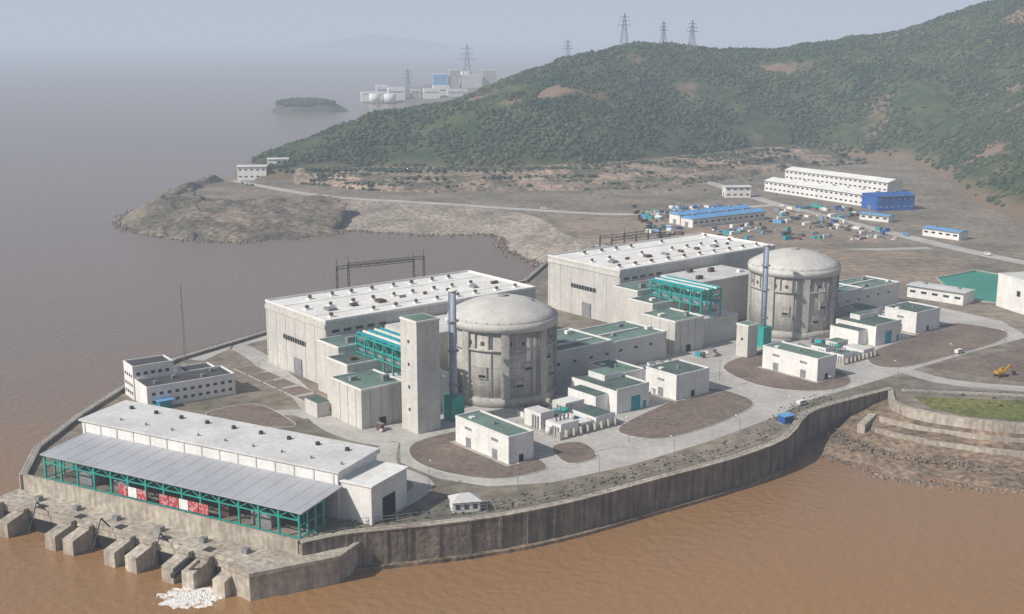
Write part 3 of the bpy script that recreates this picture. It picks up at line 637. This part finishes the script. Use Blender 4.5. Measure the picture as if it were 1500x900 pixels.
cols=[blue,bluer,white,teal,tealp,asph,brownv,gsteel,lroof,conc,white,groof,dsteel,brownv]
for i in range(520):
    u=random.random(); x=105+u*190; y=random.uniform(905,1090)
    if noise.noise(Vector((x*.03,y*.03,7)))<-.12: continue
    lx,ly=(x-143)*math.cos(.593)+(y-964)*math.sin(.593),-(x-143)*math.sin(.593)+(y-964)*math.cos(.593)
    if -10<lx<90 and -12<ly<36: continue
    a=math.radians(34+random.choice([0,90])+random.uniform(-12,12)); l=random.uniform(2,10)*random.uniform(.5,1); w_=random.uniform(1,3.4); h=random.uniform(.4,3.0)
    c,s1=math.cos(a),math.sin(a); q=[(-l/2,-w_/2),(l/2,-w_/2),(l/2,w_/2),(-l/2,w_/2)]
    m=random.choice(cols); b.prism('stack_'+m.name,m,[(x+px_*c-py_*s1,y+px_*s1+py_*c) for px_,py_ in q],.05,h)
b.done()
# ------------------------------------------------------------------ towers, poles, gantries
def pylon(x,y,z,H,rot=0,wd=.5):
    b=B('transmission_tower',(x,y,z),rot); s=H*.11; lv=[0,.25,.45,.6,.72,.84,1]; wf=lambda t: s*(1-t)**1.1+H*.012
    cr=[(-1,-1),(1,-1),(1,1),(-1,1)]
    for i in range(6):
        a,c=wf(lv[i]),wf(lv[i+1]); z0,z1=lv[i]*H,lv[i+1]*H
        for k in range(4):
            p,q=cr[k],cr[(k+1)%4]; b.beam('leg',gsteel,(p[0]*a,p[1]*a,z0),(p[0]*c,p[1]*c,z1),wd)
            b.beam('brace',gsteel,(p[0]*a,p[1]*a,z0),(q[0]*c,q[1]*c,z1),wd*.6); b.beam('brace',gsteel,(q[0]*a,q[1]*a,z0),(p[0]*c,p[1]*c,z1),wd*.6); b.beam('strut',gsteel,(p[0]*c,p[1]*c,z1),(q[0]*c,q[1]*c,z1),wd*.6)
    for t,l in((.66,.20),(.78,.17),(.9,.13)):
        for sg in(-1,1): b.beam('crossarm',gsteel,(0,0,t*H+H*.02),(sg*l*H,0,t*H),wd*.9); b.beam('crossarm',gsteel,(0,0,t*H-H*.02),(sg*l*H,0,t*H),wd*.6); b.beam('insulator',gsteel,(sg*l*H,0,t*H),(sg*l*H,0,t*H-H*.05),wd*.6)
    b.done()
def hill_z(x,y): return float(hz_at(np.array([float(x)]),np.array([float(y)]))[0])
for x,y,h,r in((165,1850,50,10),(262,1830,46,20),(80,1800,38,0),(225,1870,38,30)): pylon(x,y,hill_z(x,y)-3,h,r,.5)
pylon(-260,3115,-4,70,20,.9); pylon(-133,3700,-5,125,10,1.3)
def gantry(x,y,z,L_,H,rot,n):
    b=B('switchyard_gantry',(x,y,z),rot)
    for i in range(n+1):
        xx=L_*i/n
        for d in(-.8,.8): b.beam('column',dsteel,(xx+d,0,0),(xx+d*.4,0,H),.3)
        for k in range(6): b.beam('lacing',dsteel,(xx-.8,0,H*k/6),(xx+.8,0,H*(k+1)/6),.2)
        b.beam('lightning_spike',dsteel,(xx,0,H),(xx,0,H+4),.2)
    for z_ in(H,H-1.6): b.beam('girder',dsteel,(0,0,z_),(L_,0,z_),.3)
    m=int(L_/2.5)
    for k in range(m): b.beam('lacing',dsteel,(L_*k/m,0,H-1.6*(k%2)),(L_*(k+1)/m,0,H-1.6*((k+1)%2)),.18)
    b.done()
gantry(-95,655,0,46,27,30,1); gantry(-90,664,0,46,27,30,1); gantry(58,800,0,42,20,35,2); gantry(65,792,0,42,20,35,2)
b=B('radio_mast',(-152,552,0)); 
for k in range(3):
    a=k*2.094; b.beam('leg',gsteel,(.7*math.cos(a),.7*math.sin(a),0),(.12*math.cos(a),.12*math.sin(a),38),.14)
for k in range(18): a=k*2.094; b.beam('lacing',gsteel,(.6*math.cos(a),.6*math.sin(a),k*2),(.55*math.cos(a+2.094),.55*math.sin(a+2.094),k*2+2),.1)
b.box('footing',conc,-1.2,1.2,-1.2,1.2,0,.5); b.done()
def lamp(x,y,r):
    b=B('street_lamp',(x,y,0),r); b.cyl('pole',gsteel,0,0,.14,0,9,8,.09); b.beam('arm',gsteel,(0,0,9),(1.8,0,9.4),.12); b.box('lamp_head',white,1.5,2.5,-.2,.2,9.3,9.5); b.done()
for (x,y,r) in ((-28,392,80),(2,389,90),(30,399,120),(58,418,120),(86,443,130),(112,468,140),(135,497,130),(170,522,120),(205,552,120),(240,580,120),(-96,495,30),(-112,525,30),(44,440,120),(92,525,0)): lamp(x,y,r)
b=B('signal_pole',(9,735,0)); b.cyl('pole',gsteel,0,0,.25,0,24,8,.12); b.box('head',white,-.5,.5,-.5,.5,24,25); b.done()
def railing(name,pts,z,h=1.2,step=4.,w_=.12,m=gsteel):
    b=B(name)
    for i in range(len(pts)-1):
        p,q=Vector((*pts[i],z)),Vector((*pts[i+1],z)); n=max(1,int((q-p).length/step))
        for k in range(n): r=p.lerp(q,k/n); b.beam('post',m,r,r+Vector((0,0,h)),w_)
        for zz in(.55,1): b.beam('rail',m,p+Vector((0,0,h*zz)),q+Vector((0,0,h*zz)),w_*.8)
    b.done()
railing('seawall_railing',swall,1.35,1.2,3.); railing('seawall_railing',lwall,1.5,1.2,3.)
pf=[(a-4,b_+6) for a,b_ in swall[1:-1]]; railing('perimeter_fence',pf,0,2.4,4.,.14)
railing('perimeter_fence',[(168,512),(220,503),(330,485),(480,470)],0,2.2,3.,.14,gsteel)
railing('perimeter_fence',[(168,506),(216,498),(330,478),(480,460)],0,2.2,3.,.14,gsteel)
stroke('fence_kerb',[(168,509),(218,500.5),(330,481.5),(480,465)],3.2,-.2,.4,quaym)
c,s1=math.cos(math.radians(TH)),math.sin(math.radians(TH))
def fr(a,b_,o=R1): return (o[0]+a*c-b_*s1,o[1]+a*s1+b_*c)
for i in range(6): y0=22+i*14.5; island('gravel_bed',[fr(-73,y0),fr(-63,y0),fr(-63,y0+12),fr(-73,y0+12)],sm=0,z=.2)
# ------------------------------------------------------------------ far shore, islands
def isle(name,cx,cy,rx,ry,h,mat,z0=-11.5,rg=.5):
    v=[];f=[];nr_,na=14,60
    for i in range(nr_+1):
        t=i/nr_
        for k in range(na):
            a=2*math.pi*k/na; rr=(1-t)*(1+.3*noise.noise(Vector((math.cos(a)*1.5,math.sin(a)*1.5,cx*.01))))
            x=cx+rx*rr*math.cos(a); y=cy+ry*rr*math.sin(a)
            v.append((x,y,z0+h*math.sin(min(1,t*1.3)*math.pi/2)**.8*(1+rg*noise.fractal(Vector((x/rx*2,y/rx*2,0)),1,2,4))))
    for i in range(nr_):
        for k in range(na): a=i*na+k; b_=i*na+(k+1)%na; f.append((a,b_,b_+na,a+na))
    return meshobj(name,v,f,mat,True)
isle('small_island',-440,2650,80,60,24,islem,rg=.35)
n_=900; a_=np.random.uniform(0,6.283,n_); q_=np.sqrt(np.random.uniform(0,.55,n_)); clumps('island_scrub',-440+80*q_*np.cos(a_),2650+60*q_*np.sin(a_),11-11*q_**2+np.zeros(n_),np.random.uniform(2,6.5,n_),leaf)
isle('distant_island_hills',-1500,14000,900,500,120,islem,rg=.35)
isle('far_headland',-120,3250,260,420,16,rock)
b=B('distant_power_station',(-300,2980,4),10)
for (x,y,lx,ly,h,m) in((-60,0,50,30,9,white),(5,10,40,40,18,white),(60,20,24,24,13,conc),(90,10,40,24,15,white),(-20,60,30,30,22,lroof),(120,60,40,30,20,white),(150,20,50,30,12,wall)):
    b.box('block_'+m.name,m,x,x+lx,y,y+ly,-12,h); b.box('roof_'+m.name,lroof,x+1,x+lx-1,y+1,y+ly-1,h+.003,h+2); b.box('window_band',glass,x+3,x+lx-3,y-.3,y-.01,h*.5,h*.6)
b.cyl('storage_tank',white,-30,-30,14,-12,8,24); b.cyl('storage_tank',white,5,-35,14,-12,8,24); b.done()
b=B('distant_power_station',(-230,3650,0),10)
for (x,y,lx,ly,h,m) in((0,0,40,40,34,bluer),(48,5,30,30,46,conc),(85,0,60,40,30,wall),(150,20,40,30,44,conc)):
    b.box('block_'+m.name,m,x,x+lx,y,y+ly,-12,h); b.box('roof_'+m.name,lroof,x+1,x+lx-1,y+1,y+ly-1,h+.003,h+2)
b.cyl('dome',white,110,90,22,0,40,24,16); b.done()
isle('far_headland',-120,3750,200,150,14,rock)
